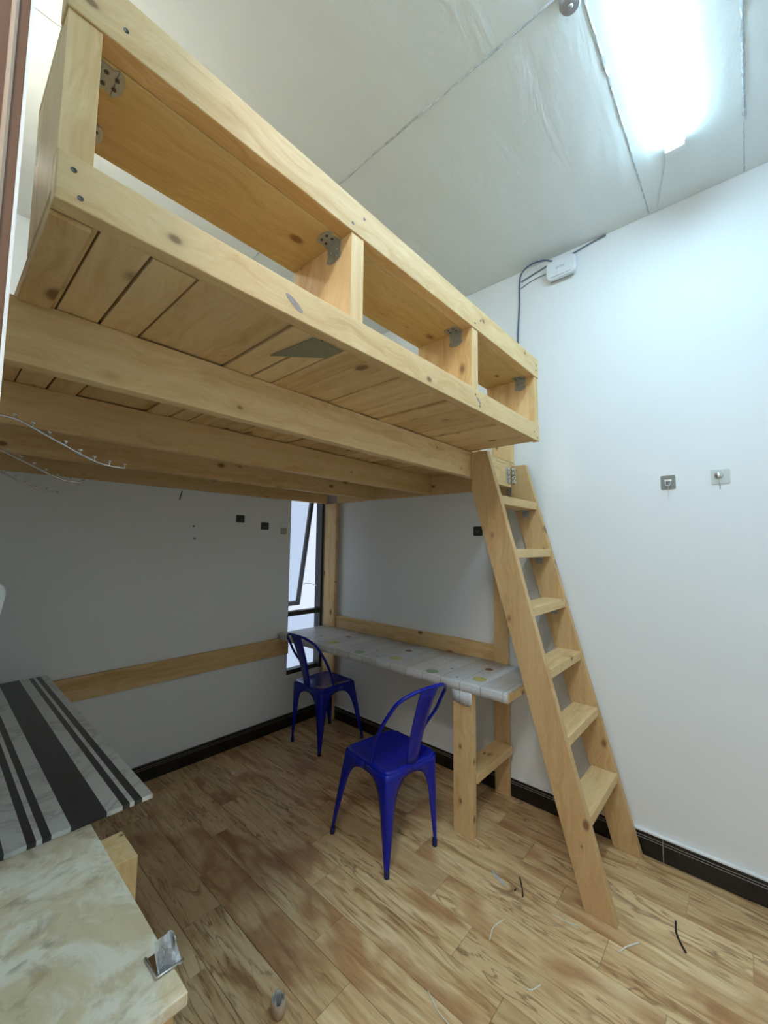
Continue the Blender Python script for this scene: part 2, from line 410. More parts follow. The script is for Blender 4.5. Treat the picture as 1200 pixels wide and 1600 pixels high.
# skirting tiles
def skirting(name, axis, a, b, joints):
    if axis == 'y': base = MB().box(WX-0.012, WX, a, b, 0, 0.100).build(name, 'black_tile')
    else: base = MB().box(a, b, BY-0.012, BY, 0, 0.100).build(name, 'black_tile')
    struct(base); js = [a]+joints+[b]
    for p, q in zip(js, js[1:]):
        g = 0.0012
        if axis == 'y':
            MB().box(WX-0.018, WX-0.010, p+g, q-g, 0.001, 0.101).build('tile', 'black_tile', base, bevel=0.0015)
            for zz in (0.076, 0.087): MB().box(WX-0.0187, WX-0.0177, p+g, q-g, zz, zz+0.0018).build('grooved_line', 'white_line', base)
        else:
            MB().box(p+g, q-g, BY-0.018, BY-0.010, 0.001, 0.101).build('tile', 'black_tile', base, bevel=0.0015)
            for zz in (0.076, 0.087): MB().box(p+g, q-g, BY-0.0187, BY-0.0177, zz, zz+0.0010).build('grooved_line', 'white_line', base)
        if axis == 'y':
            MB().box(WX-0.0165, WX-0.0125, q-0.0012, q+0.0012, 0.002, 0.10).build('grout_line', 'white_line', base)
    if axis == 'y': MB().box(WX-0.017, WX, a, b, 0.101, 0.112).build('caulk_bead', 'white_caulk', base, bevel=0.004)
    return base
skirting('baseboard_right', 'y', FY, BY-0.02, [-0.43, 0.365, 1.16, 1.955])
skirting('baseboard_back', 'x', 0.0, WX-0.02, [0.40, 1.195, 1.99])

# window: dark aluminium frame, awning sash pushed open at its foot, fixed pane below
wy0, wy1 = BY+0.012, BY+0.07
win = struct(MB().box(OX0, OX0+0.012, wy0, wy1, OZ0, OZ1).box(OX1-0.024, OX1, wy0-0.02, wy1, OZ0, OZ1)
             .box(OX0+0.012, OX1-0.024, wy0, wy1, OZ0, OZ0+0.035).box(OX0+0.012, OX1-0.024, wy0, wy1, OZ1-0.035, OZ1).build('window_1', 'window_metal', bevel=0.002))
MB().box(OX0+0.012, OX1-0.024, wy0, wy1, 0.855, 0.893).build('transom', 'window_metal', win, bevel=0.003)
MB().box(OX0+0.012, OX1-0.024, wy0+0.03, wy0+0.036, OZ0+0.035, 0.855).build('pane', 'glass', win)
ang = math.atan2(0.165, 0.90)
def sash_pt(x, s, d):     # s metres down the sash from its top hinge, d outward
    return (x, wy1+0.002+s*math.sin(ang)+d*math.cos(ang), OZ1-0.04-s*math.cos(ang)+d*math.sin(ang))
def sash_box(x0, x1, s0, s1, d0, d1):
    m = MB().box(0, 1, 0, 1, 0, 1); m.v = [sash_pt(x0+(x1-x0)*a, s0+(s1-s0)*b, d0+(d1-d0)*c) for a, b, c in m.v]; return m
SX0, SX1, SL = OX0+0.01, OX1-0.030, 1.105
sash = sash_box(SX0, SX0+0.03, 0, SL, 0, 0.03); q = sash_box(SX1-0.03, SX1, 0, SL, 0, 0.03)
for ex in (q, sash_box(SX0+.03, SX1-.03, 0, 0.03, 0, 0.03), sash_box(SX0+.03, SX1-.03, SL-0.035, SL, 0, 0.03)):
    n = len(sash.v); sash.v += ex.v; sash.f += [tuple(i+n for i in f) for f in ex.f]
sash = sash.build('sash', 'window_metal', win)
sash_box(SX0+0.03, SX1-0.03, 0.03, SL-0.035, 0.012, 0.018).build('pane', 'glass', sash)
sash_box(SX1, SX1+0.004, 0.02, SL, 0.004, 0.028).build('weather_strip', 'white_plastic', sash)
MB().tube(catmull([(SX1+0.004, wy1+0.16, 1.08), (SX1+0.008, wy1+0.10, 1.095), (OX1-0.03, wy0+0.02, 1.085)], 5), 0.004).build('stay_arm', 'steel', win, smooth=True)
MB().tube([(SX0+0.045, wy1+0.18, 0.97), (SX0+0.05, wy1+0.155, 1.05)], 0.004).build('handle', 'steel', win, smooth=True)

# door casing at the left edge of the frame
door = struct(MB().box(-0.13, 0.034, 0.50, 0.56, 0, 2.95).box(-0.13, 0.034, -0.51, -0.45, 0, 2.95).box(-0.13, 0.034, -0.45, 0.50, 2.88, 2.95).build('door_1', 'casing', bevel=0.001))
MB().prism([(0.0205, 0.501), (0.0215, 0.4985), (0.0240, 0.4978), (0.0260, 0.4985), (0.0268, 0.501)], 'z', 0.0, 2.88).build('bead', 'casing_bead', door)
MB().box(0.034, 0.0366, 0.498, 0.56, 0, 2.95).build('edge_strip', 'white_caulk', door)['label'] = 'white edge strip'

# ------------------------------------------------------------------ loft bed
PZ = 1.932                              # underside of the deck
loft = thing('loft_bed', (1.0, 1.9, 0), 'raw pine loft bed platform on joists with an open shelf-topped guard rail', 'loft bed')
RX0, RX1, RY = 0.088, 1.86, 0.707
board('front_rail', 'pine_x', loft, RX0, RX1, RY, RY+0.030, 1.931, 2.007)
board('top_rail', 'pine_x', loft, RX0-0.003, RX1, RY, RY+0.040, 2.230, 2.318)
board('shelf_board', 'shelf_wood', loft, RX0, RX1-0.002, RY+0.0405, 0.952, 2.2285, 2.248)
post_pts = [(0.710, 2.0075), (0.7375, 2.0075), (0.7375, PZ+0.0262), (0.948, PZ+0.0262), (0.948, 2.2280), (0.749, 2.2280), (0.749, 2.2295), (0.710, 2.2295)]
for x0 in (RX0, 0.660, 1.251, 1.815):
    MB().prism(post_pts, 'x', x0, x0+0.043).build('guard_post', 'pine_z', loft, bevel=0.0015)
# deck planks run front to back, uneven and gappy
bounds = [0.088, 0.15, 0.225, 0.305, 0.515, 0.60, 0.667, 0.75, 0.82, 0.89, 1.045, 1.14, 1.23, 1.405, 1.505, 1.735, 1.858]
rp = random.Random(2)
for a, b in zip(bounds, bounds[1:]):
    dz = rp.choice([0, 0, 0.001, 0.003, 0.005])
    board('deck_plank', 'pine_y', loft, a+rp.uniform(0.0008, 0.004), b-rp.uniform(0.0008, 0.004), RY+0.0305+rp.uniform(0, 0.006), BY-0.005, PZ+dz, PZ+0.020, 0.0015)
for a, b in ((1.8595, 1.99), (1.99, 2.15), (2.15, 2.27), (2.27, WX-0.002)):
    board('deck_plank', 'pine_y', loft, a+0.001, b-0.001, 1.062, BY-0.005, PZ+rp.choice([0, 0.001, 0.003]), PZ+0.020, 0.0015)
MB().box(RX0+0.001, RX1-0.003, RY+0.0305, 1.060, PZ+0.0206, PZ+0.0258).box(RX0+0.001, 2.343, 1.060, BY-0.006, PZ+0.0206, PZ+0.0258).build('gap_light_block', 'pine_x', loft)  # added sheet over the planks, stops light leaking through the gaps
board('end_batten', 'pine_y', loft, 0.088, 0.139, RY+0.031, 1.058, PZ-0.009, PZ-0.0002, 0.001)
MB().prism([(0.575, 0.742), (0.664, 0.742), (0.660, 0.80), (0.560, 0.90)], 'z', PZ-0.003, PZ-0.0002).build('shim', 'old_stain', loft)['label'] = 'dark stained shim'
# joists and ledgers
for y0, x1 in ((1.060, 2.3445), (1.655, 2.3445), (2.200, 2.3445)):
    board('joist', 'pine_x', loft, 0.0005, x1, y0, y0+0.040, 1.800, PZ-0.0003)
board('ledger', 'pine_x', loft, 0.0005, 2.3445, 2.770, BY-0.0005, 1.800, PZ-0.0003)
board('ledger', 'pine_y', loft, 2.345, WX-0.0005, 1.193, 2.64, 1.800, PZ-0.0003)
board('support_post', 'pine_z', loft, 2.345, WX-0.019, 1.101, 1.192, 0.0, PZ-0.001)
board('support_post', 'pine_z', loft, 2.345, WX-0.001, 1.064, 1.192, PZ+0.0262, 2.14)
board('support_post', 'pine_z', loft, 2.3385, WX-0.019, 2.645, BY-0.019, 0.0, 1.7995)
# grip marks: lobed zinc angle brackets under the shelf
def lobed(w, l, n=3):
    """outline of a plate with a rounded bulging end, length l along +p, width w"""
    pts = [(0, -w/2), (0.55*l, -w*0.42), (0.72*l, -w*0.55)]
    for k in range(7):
        a = -math.pi/2+math.pi*k/6; pts.append((l-0.3*l+0.3*l*math.cos(a), w*0.55*math.sin(a)))
    return pts+[(0.72*l, w*0.55), (0.55*l, w*0.42), (0, w/2)]
def angle_bracket(parent, x, y, z, side, w=0.052, l=0.046, vert=True):
    """plate under the shelf at z from x towards side, second leg down the post face"""
    m = MB().prism([(x+side*p, y+q) for p, q in lobed(w, l)], 'z', z-0.002, z-0.0001)
    if vert:
        m.prism([(y+q, z-p) for p, q in lobed(w, l*1.15)], 'x', min(x, x+side*0.002), max(x, x+side*0.002))
    b = m.build('bracket', 'zinc', parent); b['label'] = 'zinc angle bracket'
    for p, q in ((0.018, 0.012), (0.018, -0.012), (0.034, 0.010), (0.034, -0.010)):
        MB().disc((x+side*p, y+q, z-0.002), (0, 0, -1), [(0.0038, 0), (0.0038, 0.0012), (0.0012, 0.0014)], 8).build('screw', 'screw_dark', b)
        if vert: MB().disc((x+side*0.002, y+q, z-p*1.1), (side, 0, 0), [(0.0036, 0), (0.0030, 0.0015), (0.001, 0.0018)], 8).build('screw', 'steel', b)
    return b
angle_bracket(loft, RX0+0.0432, 0.775, 2.2283, 1, vert=True)
angle_bracket(loft, RX0+0.0432, 0.905, 2.2283, 1, vert=True)
for px in (0.660, 1.251, 1.815): angle_bracket(loft, px-0.0002, 0.776, 2.2283, -1)
# screw heads in the rails
for x, z in ((0.108, 1.985), (0.118, 1.948), (0.16, 2.262), (0.66, 2.25), (0.70, 2.285), (1.27, 2.25), (1.31, 2.275), (1.27, 1.985), (1.30, 1.95), (1.83, 2.26), (1.835, 2.285), (1.80, 1.965), (1.835, 1.945)):
    MB().disc((x, RY, z), (0, -1, 0), [(0.0042, 0), (0.0036, 0.0008), (0.001, 0.0003)], 8).build('screw', 'screw_dark', loft)
# two big oval knots in the front rail
for kx, kz, ra, rb in ((0.494, 1.963, 0.026, 0.011), (1.293, 1.968, 0.018, 0.010)):
    MB().prism([(kx+ra*math.cos(a)*0.85-rb*math.sin(a)*0.5, kz-ra*math.cos(a)*0.35+rb*math.sin(a)) for a in [2*math.pi*k/20 for k in range(20)]], 'y', RY-0.0004, RY+0.002).build('knot', 'knot_wood', loft)
# chrome lobed plates where the ladder is fixed to the joist
for zc in (1.893, 1.842):
    m = MB()
    for dz in (0.0115, -0.0115):
        m.disc((2.268, 1.0597, zc+dz), (0, -1, 0), [(0.0145, 0), (0.0145, 0.003), (0.009, 0.0055), (0.003, 0.006)], 12)
        m.disc((2.298, 1.0597, zc+dz), (0, -1, 0), [(0.0145, 0), (0.0145, 0.003), (0.009, 0.0055), (0.003, 0.006)], 12)
        m.disc((2.3248, 1.040, zc+dz), (-1, 0, 0), [(0.0145, 0), (0.0145, 0.003), (0.009, 0.0055), (0.003, 0.006)], 12)
    m.build('clover_plate', 'steel', loft, smooth=False)['label'] = 'shiny clover-shaped fixing plate'

# ------------------------------------------------------------------ ladder
lad = thing('ladder', (2.1, 0.5, 0), 'pine ladder with six flat treads leaning up to the loft bed', 'ladder')
stile = [(0.443, 0), (0.561, 0), (1.0585, 1.735), (1.0585, 1.928), (0.972, 1.928)]
for x0 in (1.853, 2.325):
    MB().prism(stile, 'x', x0, x0+0.034).build('stile', 'pine_ladder', lad, bevel=0.002)
for i, zt in enumerate((1.700, 1.436, 1.168, 0.905, 0.640, 0.350)):
    yf = 0.443+0.275*zt-0.004
    board('tread', 'pine_x', lad, 1.8875, 2.3245, yf, yf+0.118, zt-0.044, zt, 0.003)
    if i < 3:
        m = MB().box(2.285, 2.3245, yf+0.045, yf+0.085, zt-0.0465, zt-0.0442).box(2.322, 2.3248, yf+0.045, yf+0.085, zt-0.085, zt-0.0465)
        m.build('bracket', 'zinc', lad)['label'] = 'zinc angle bracket'

# ------------------------------------------------------------------ long desk on the right wall
desk = thing('desk', (2.1, 1.1, 0), 'long narrow pine desk built along the wall under the loft bed', 'desk')
board('desktop', 'pine_y', desk, 1.888, 2.354, 0.885, 2.7825, 0.706, 0.7475, 0.003)
MB().box(1.896, 1.936, 1.086, 1.197, 0.0, 0.7058).build('leg', 'pine_z', desk, bevel=0.002)
board('stretcher_shelf', 'pine_x', desk, 1.9362, 2.3448, 1.078, 1.192, 0.252, 0.297)
tag(board('wall_batten', 'pine_y', None, 2.355, WX-0.0005, 1.193, 2.644, 0.7487, 0.845), 'pine batten screwed to the wall above the back edge of the desk', 'board')
tag(board('wall_batten', 'pine_x', None, 0.02, 1.985, 2.783, BY-0.0005, 0.575, 0.704), 'long knotty pine board fixed to the wall left of the window', 'board')

# oilcloth over the desk top, hanging over the front edge and round the leg
cl = MB()
rows = []
ysteps = [0.890+i*(2.776-0.890)/40 for i in range(41)]
for yy in ysteps:
    wob = 0.0006*math.sin(yy*37)+0.0005*math.sin(yy*91)
    rows.append([(2.350, yy, 0.7492), (2.2, yy, 0.7494+wob), (2.05, yy, 0.7493+wob), (1.900, yy, 0.7494), (1.888, yy, 0.7488), (1.8858, yy, 0.744), (1.8856+wob, yy, 0.725), (1.8858, yy, 0.704)])
cl.grid(rows)
n = len(cl.v)
cl.grid([[(1.8858, yy, 0.705), (1.8850+0.0008*math.sin(yy*60), yy, 0.672), (1.8862, yy, 0.640+dz)] for yy, dz in ((1.082, 0.006), (1.10, 0.0), (1.13, -0.004), (1.16, 0.002), (1.198, 0.010))])
tag(cl.build('tablecloth', 'oilcloth', None, smooth=True, solid=0.001, keep=True), 'white oilcloth printed with citrus slices spread over the long desk', 'tablecloth')

# ------------------------------------------------------------------ chairs
def make_chair(loc, rz, label, mats):
    """pressed steel cafe chair; local: back edge at y=0, faces +y"""
    t = thing('chair', loc, label, 'chair', 'blue metal chairs by the desk')
    body, foot = mats
    HX, D, SZ = 0.162, 0.325, 0.437
    cy = D/2
    # seat pan
    rings = []
    for s, z in ((1.0, SZ-0.030), (1.015, SZ-0.012), (1.0, SZ-0.002), (0.965, SZ), (0.90, SZ-0.002), (0.80, SZ-0.008), (0.5, SZ-0.012), (0.2, SZ-0.013)):
        rings.append([(x, y+cy, z) for x, y in rrect(HX*s, D/2*s, 0.045*s)])
    m = MB().grid(rings, True); m.cap(len(m.v)-24, 24)
    P = m.build('seat', body, None, smooth=True)
    parts = [P]
    # legs: two flanges meeting at a rounded corner, arching into the apron
    top = {(-1, 0): (-HX, 0.0), (1, 0): (HX, 0.0), (1, 1): (HX, D), (-1, 1): (-HX, D)}
    ft = {(-1, 0): (-0.162, -0.004), (1, 0): (0.162, -0.004), (1, 1): (0.192, 0.398), (-1, 1): (-0.192, 0.398)}
    def at(k, z):
        f = z/SZ; e = f**1.15
        return Vector((ft[k][0]+(top[k][0]-ft[k][0])*e, ft[k][1]+(top[k][1]-ft[k][1])*e, z))
    prof = [(0.012, 0.018), (0.045, 0.019), (0.058, 0.024), (0.10, 0.030), (0.18, 0.041), (0.25, 0.050), (0.30, 0.059), (0.335, 0.071), (0.36, 0.087), (0.377, 0.107), (0.388, 0.135), (0.393, 1.0), (SZ-0.012, 1.0)]
    for k in top:
        kx = (-k[0], k[1]); ky = (k[0], 1-k[1]); rows = []
        for z, w in prof:
            c = at(k, z); ax = at(kx, z)-c; ay = at(ky, z)-c
            hx, hy = ax.length/2, ay.length/2; ax.normalize(); ay.normalize(); r = 0.011+0.012*z/SZ
            wx, wy = min(w, hx), min(w, hy); row = [c+ax*wx+ay*0.006*(wx < hx-1e-4), c+ax*(wx*0.5+r*0.5)]
            for q in range(5):
                a = math.radians(90*q/4); row.append(c+ax*r*(1-math.sin(a))+ay*r*(1-math.cos(a)))
            row += [c+ay*(wy*0.5+r*0.5), c+ay*wy+ax*0.006*(wy < hy-1e-4)]
            rows.append(row)
        lg = MB().grid(rows).build('leg', body, None, smooth=True, solid=0.003); parts.append(lg)
        c0 = at(k, 0.0); c1 = at(k, 0.03); s = Vector((-k[0]*0.009, 0.009 if k[1] == 0 else -0.009, 0))
        fo = MB().tube([c0+s, c0+s+Vector((0, 0, 0.012)), c1+s, c1+s+Vector((0, 0, 0.006))], [0.0125, 0.013, 0.012, 0.009], 10).build('foot', foot, None, smooth=True)
        parts.append((fo, lg))
    # hoop backrest and splat
    half = [(0.155, 0.124, SZ-0.008), (0.163, 0.089, 0.525), (0.180, 0.025, 0.625), (0.170, -0.025, 0.705), (0.152, -0.064, 0.760), (0.087, -0.101, 0.797), (0.0, -0.110, 0.804)]
    path = [(-x, y, z) for x, y, z in half]+[(x, y, z) for x, y, z in reversed(half[:-1])]
    parts.append(MB().tube(catmull(path, 5), 0.0088, 10).build('back_hoop', body, None, smooth=True))
    rows = []
    for i in range(9):
        f = i/8; z = SZ-0.01+f*(0.797-SZ+0.01); yb = 0.004-0.112*f**1.35; w = 0.036+0.022*f
        rows.append([(-w, yb+0.004, z), (-w*0.9, yb, z), (-w*0.4, yb-0.003, z), (0, yb-0.0035, z), (w*0.4, yb-0.003, z), (w*0.9, yb, z), (w, yb+0.004, z)])
    sp = MB().grid(rows).build('splat', body, None, smooth=True, solid=0.003); parts.append(sp)
    em = MB().tube([(-0.014, -0.075, 0.735), (0.014, -0.075, 0.735)], 0.004, 8).build('stamped_badge', 'zinc', None, smooth=True); parts.append((em, sp))
    for p in parts:
        if isinstance(p, tuple):
            p[0].parent = p[1]; p[0].location = p[0].location-p[1].location
    for p in parts:
        if not isinstance(p, tuple): p.parent = t
    t.rotation_euler = (0, 0, rz)
    return t
make_chair((1.590, 1.222, 0), math.radians(-8), 'bright blue metal cafe chair standing apart, facing the far wall beside the desk', ('chair_blue', 'rubber'))
make_chair((1.893, 2.423, 0), math.radians(-90), 'blue metal cafe chair pushed in at the desk in the dark corner by the window', ('chair_blue', 'rubber'))

# ------------------------------------------------------------------ marble table and plywood table at the left
mt = thing('marble_table', (0.24, 2.0, 0), 'low table with a black and white striped marble slab against the wall', 'table')
MB().box(0.003, 0.474, 1.281, 2.780, 0.7335, 0.7455).build('slab', 'striped_marble', mt, bevel=0.0015, keep=True)
for y0 in (2.05, 2.70): MB().box(0.04, 0.09, y0, y0+0.05, 0.0, 0.7333).build('leg', 'pine_z', mt, bevel=0.002)
pt = thing('plywood_table', (0.17, 1.0, 0), 'plaster-smeared plywood work table beside the door, under the slab edge', 'table')
MB().box(0.003, 0.329, 0.703, 1.60, 0.7125, 0.7330).build('top', 'stained_ply', pt, bevel=0.002, keep=True)
for x0, y0 in ((0.01, 0.72), (0.27, 0.72), (0.01, 1.54)): MB().box(x0, x0+0.045, y0, y0+0.045, 0.0, 0.7123).build('leg', 'pine_z', pt, bevel=0.002)
MB().box(0.3292, 0.382, 1.104, 1.222, 0.0, 0.7180).build('leg', 'pine_z', pt, bevel=0.002)['label'] = 'square pine post beside the plywood top'

# loose metal clip in a scrap of film on the plywood
cp = thing('metal_clip', (0.320, 0.782, 0.733), 'shiny folded metal clip with clear film lying on the plywood table edge', 'clip')
MB().box(0.302, 0.341, 0.760, 0.806, 0.7331, 0.7345).build('base', 'steel', cp)
MB().tube([(0.300, 0.807, 0.7360), (0.301, 0.758, 0.7360), (0.344, 0.757, 0.7360)], 0.0024, 8).build('wire_edge', 'steel', cp, smooth=True)
for x0, hh in ((0.309, 0.030), (0.327, 0.040)):
    rows = [[(x0+0.012*s+0.004*math.sin(3*s+f*2), 0.768+0.032*s-0.006*f, 0.7343+hh*f*(0.75+0.3*math.sin(2.2*s+1))) for s in (0, .2, .4, .6, .8, 1)] for f in (0, .25, .5, .75, 1)]
    MB().grid(rows).build('flap', 'steel', cp, smooth=True, solid=0.0008)
rows = [[(0.306+0.034*s, 0.764+0.010*math.sin(5*s+3*f)+0.02*f, 0.7345+0.045*f*(0.7+0.35*math.sin(3.1*s+0.4))) for s in (0, .15, .3, .45, .6, .75, .9, 1)] for f in (0, .2, .4, .6, .8, 1)]
MB().grid(rows).build('film', 'clear_film', cp, solid=0.0005)
for yy, zz in ((0.776, 0.745), (0.786, 0.757)):
    MB().disc((0.327, yy, zz), (0.1, -1, 0.1), [(0.005, 0), (0.005, 0.003), (0.002, 0.005)], 10).build('rivet', 'screw_dark', cp)

# opened pouch on the floor
po = thing('paper_pouch', (0.822, 1.150, 0), 'small torn brown pouch with silver lining open on the floor', 'pouch')
rows = []
for f, s in ((0, 0.7), (0.3, 0.95), (0.7, 1.05), (1.0, 0.9)):
    row = []
    for k in range(18):
        a = 2*math.pi*k/18; jag = (0.010*math.sin(5*a)+0.006*math.sin(9*a+1)) if f == 1 else 0
        row.append((0.822+0.018*s*math.cos(a)-0.012*s*math.sin(a), 1.150+0.016*s*math.cos(a)+0.020*s*math.sin(a), 0.0006+0.048*f+jag))
    rows.append(row)
m = MB().grid(rows, True); m.cap(0, 18); m.build('sleeve', 'pouch_paper', po, smooth=True, solid=0.001)
inner = [[(0.822+(x-0.822)*0.9, 1.150+(y-1.150)*0.9, z*0.97+0.001) for x, y, z in r] for r in rows]
MB().grid(inner, True).build('lining', 'pouch_inside', po, smooth=True, solid=0.0006)
MB().grid([[(0.815+0.010*s, 1.142+0.012*s+0.004*f, 0.004+0.052*f) for s in (0, .5, 1)] for f in (0, .5, 1)]).build('silver_strip', 'steel', po, solid=0.0006)

# ------------------------------------------------------------------ waterfall display arms on the left wall
def arm(y, label):
    t = thing('display_arm', (0.0, y, 1.74), label, 'display arm', 'waterfall arms on the left wall')
    pts = [(0.004, 1.738), (0.05, 1.738), (0.097, 1.734), (0.125, 1.731), (0.147, 1.721), (0.181, 1.704), (0.218, 1.686), (0.253, 1.669), (0.279, 1.658), (0.305, 1.651), (0.352, 1.648)]
    MB().tube(catmull([(x, y, z) for x, z in pts], 3), 0.0028, 8).build('bar', 'steel', t, smooth=True)
    for x, z, bz in ((0.121, 1.7315, 1.740), (0.154, 1.7175, 1.7285), (0.186, 1.7015, 1.7125), (0.218, 1.686, 1.696), (0.249, 1.671, 1.680), (0.280, 1.658, 1.667), (0.314, 1.6505, 1.6605), (0.350, 1.648, 1.658)):
        p = MB().tube([(x, y, z), (x, y, bz)], 0.0012, 6).build('pin', 'steel', t)
        MB().ball((x, y, bz+0.001), 0.0046, 10, 6, (1.15, 1.15, 0.75)).build('ball', 'steel', p, smooth=True)
    MB().box(0.0004, 0.006, y-0.018, y+0.018, 1.712, 1.765).build('wall_plate', 'steel', t, bevel=0.001)
arm(1.265, 'wavy steel display arm with ball studs, the one closest to the front rail')
arm(1.708, 'wavy steel display arm with ball studs, the middle of three')
arm(2.117, 'wavy steel display arm with ball studs, the one closest to the window wall')

# white plastic cover on the left wall, mostly out of view
wp = thing('wall_cover', (0.0, 1.5, 1.2), 'white rounded plastic cover fixed to the wall above the striped slab', 'cover')
o = MB().prism([(0.0005, 1.05)]+[(0.118, 1.05), (0.1545, 1.300), (0.1540, 1.315), (0.1485, 1.327), (0.139, 1.334), (0.125, 1.337)]+[(0.0005, 1.337)], 'y', 1.500, 1.545).build('shell', 'white_plastic', wp, bevel=0.004)
MB().box(0.0004, 0.01, 1.50, 1.62, 1.08, 1.30).build('mounting_plate', 'white_plastic', wp, bevel=0.002)

# ------------------------------------------------------------------ ceiling lamp
lamp = thing('batten_lamp', (1.4, 0.166, CZ), 'glowing white LED batten lamp fixed to the foil ceiling', 'lamp')
LX0, LX1, LYc = 0.46, 1.985, 0.166
MB().box(LX0, LX1-0.005, LYc-0.030, LYc+0.030, CZ-0.020, CZ-0.0005).build('housing', 'white_plastic', lamp, bevel=0.002)
pr = [(LYc+0.038*math.cos(math.radians(a)), CZ-0.0205-0.024*math.sin(math.radians(a))) for a in range(0, 181, 15)]
MB().prism(pr, 'x', LX0+0.004, LX1-0.0045).build('diffuser', 'lamp_glow', lamp)['label'] = 'glowing curved diffuser'
for xx in (LX0-0.024, LX1-0.004):
    MB().box(xx, xx+0.028, LYc-0.034, LYc+0.034, CZ-0.050, CZ-0.001).build('end_cap', 'white_plastic', lamp, bevel=0.004)
tag(MB().tube(catmull([(2.0, 0.20, CZ-0.004), (2.10, 0.215, CZ-0.004), (2.22, 0.245, CZ-0.006), (2.355, 0.280, CZ-0.010)], 5), 0.0022, 8).build('lamp_wire', 'cable_white', None, smooth=True), 'thin white wire running along the ceiling from the lamp end', 'wire')
pl = thing('passage_fill_light', (-0.8, 0, 3.1), 'added round fill light on the passage ceiling outside the doorway', 'lamp')  # unseen fill light, added to lift the room through the doorway
MB().disc((-0.75, -0.1, 3.0995), (0, 0, -1), [(0.17, 0), (0.17, 0.03)], 28).build('rim', 'white_plastic', pl)
MB().disc((-0.75, -0.1, 3.069), (0, 0, -1), [(0.16, 0), (0.15, 0.025), (0.10, 0.045), (0.02, 0.052)], 28).build('dome', 'passage_fill_glow', pl, smooth=True)
wl = thing('assumed_wall_lamp', (0.0, 1.75, 2.72), 'assumed small round globe lamp on the wall above the loft bed', 'lamp')  # out of view; assumed from the brighter left ceiling, added to light it
MB().disc((0.0005, 1.75, 2.72), (1, 0, 0), [(0.045, 0), (0.045, 0.012), (0.02, 0.018), (0.018, 0.03)], 20).build('base', 'white_plastic', wl)
MB().ball((0.078, 1.75, 2.72), 0.050, 20, 12).build('globe', 'assumed_globe_glow', wl, smooth=True)
cf = thing('ceiling_fitting', (1.234, 0.335, CZ), 'small round grey fitting on the ceiling next to the lamp', 'fitting')
MB().disc((1.225, 0.345, CZ-0.0005), (0, 0, -1), [(0.032, 0), (0.032, 0.030), (0.026, 0.040), (0.010, 0.042)], 20).build('body', 'grey_plastic', cf, smooth=False)
MB().disc((1.225, 0.345, CZ-0.0427), (0, 0, -1), [(0.008, 0), (0.006, 0.004), (0.002, 0.005)], 12).build('nub', 'plate_pale', cf)

# ------------------------------------------------------------------ router high on the right wall
ro = thing('router', (WX, 0.75, 3.06), 'white wireless router mounted on the wall just under the ceiling', 'router')
rc_y, rc_z = 0.752, 3.062
rings = []
for s, dx in ((0.80, 0.0008), (0.86, 0.012), (0.98, 0.020), (1.0, 0.030), (0.97, 0.040), (0.90, 0.044)):
    rings.append([(WX-dx, rc_y+p, rc_z+q) for p, q in rrect(0.086*s, 0.058*s, 0.034*s)])
m = MB().grid(rings, True); m.cap(0, 24); m.cap(len(m.v)-24, 24); m.build('body', 'router_white', ro, smooth=False, bevel=0.002)
MB().box(WX-0.0452, WX-0.0435, rc_y-0.058, rc_y+0.058, rc_z-0.046, rc_z-0.0435).build('vent_slot', 'grey_plastic', ro)
MB().box(WX-0.020, WX-0.016, rc_y-0.065, rc_y+0.065, rc_z-0.062, rc_z-0.0555).build('lower_lip', 'grey_plastic', ro)
fc = bpy.data.curves.new('logo', 'FONT'); fc.body = 'tp-link'; fc.size = 0.020; fc.align_x = 'CENTER'; fc.align_y = 'CENTER'; fc.extrude = 0.0002
fo = bpy.data.objects.new('logo_src', fc); C.objects.link(fo); bpy.context.view_layer.update()
me = bpy.data.meshes.new_from_object(fo.evaluated_get(bpy.context.evaluated_depsgraph_get())); bpy.data.objects.remove(fo)
me.materials.clear(); me.materials.append(MATS['grey_plastic'])
lg = bpy.data.objects.new('logo', me); C.objects.link(lg); lg.parent = ro
lg.location = Vector((WX-0.0443, rc_y, rc_z+0.004))-ro.location
lg.rotation_euler = (math.radians(90), 0, math.radians(-90))
tag(MB().tube(catmull([(WX-0.006, 1.025, 2.10), (WX-0.006, 1.020, 2.4), (WX-0.006, 1.022, 2.62), (WX-0.007, 1.026, 2.75), (WX-0.007, 1.014, 2.95), (WX-0.010, 1.010, 3.08), (WX-0.035, 0.985, 3.13), (WX-0.05, 0.92, 3.150), (WX-0.045, 0.85, 3.145), (WX-0.030, 0.80, 3.126)], 6), 0.0048, 8).build('network_cable', 'cable_blue', None, smooth=True), 'blue grey network cable looping from the router down the wall', 'cable')
tag(MB().tube(catmull([(WX-0.004, 1.005, 3.055), (WX-0.004, 0.97, 3.068), (WX-0.004, 0.91, 3.080), (WX-0.012, 0.846, 3.075)], 5), 0.0026, 6).build('patch_wire', 'cable_grey', None, smooth=True), 'short thin wire joining the side of the router to the hanging cable', 'wire')
tag(MB().tube(catmull([(WX-0.004, 1.00, 3.098), (WX-0.004, 0.93, 3.112), (WX-0.006, 0.84, 3.126)], 5), 0.0052, 6).build('wire_duct', 'cable_grey', None, smooth=True), 'grey cable lying along the wall top left of the router', 'cable')
tag(MB().tube(catmull([(WX-0.006, 0.775, 3.128), (WX-0.005, 0.70, 3.135), (WX-0.006, 0.60, 3.150), (WX-0.006, 0.52, 3.158)], 5), 0.0048, 6).build('feed_cable', 'cable_grey', None, smooth=True), 'dark cable running from the router along the ceiling edge towards the lamp', 'cable')

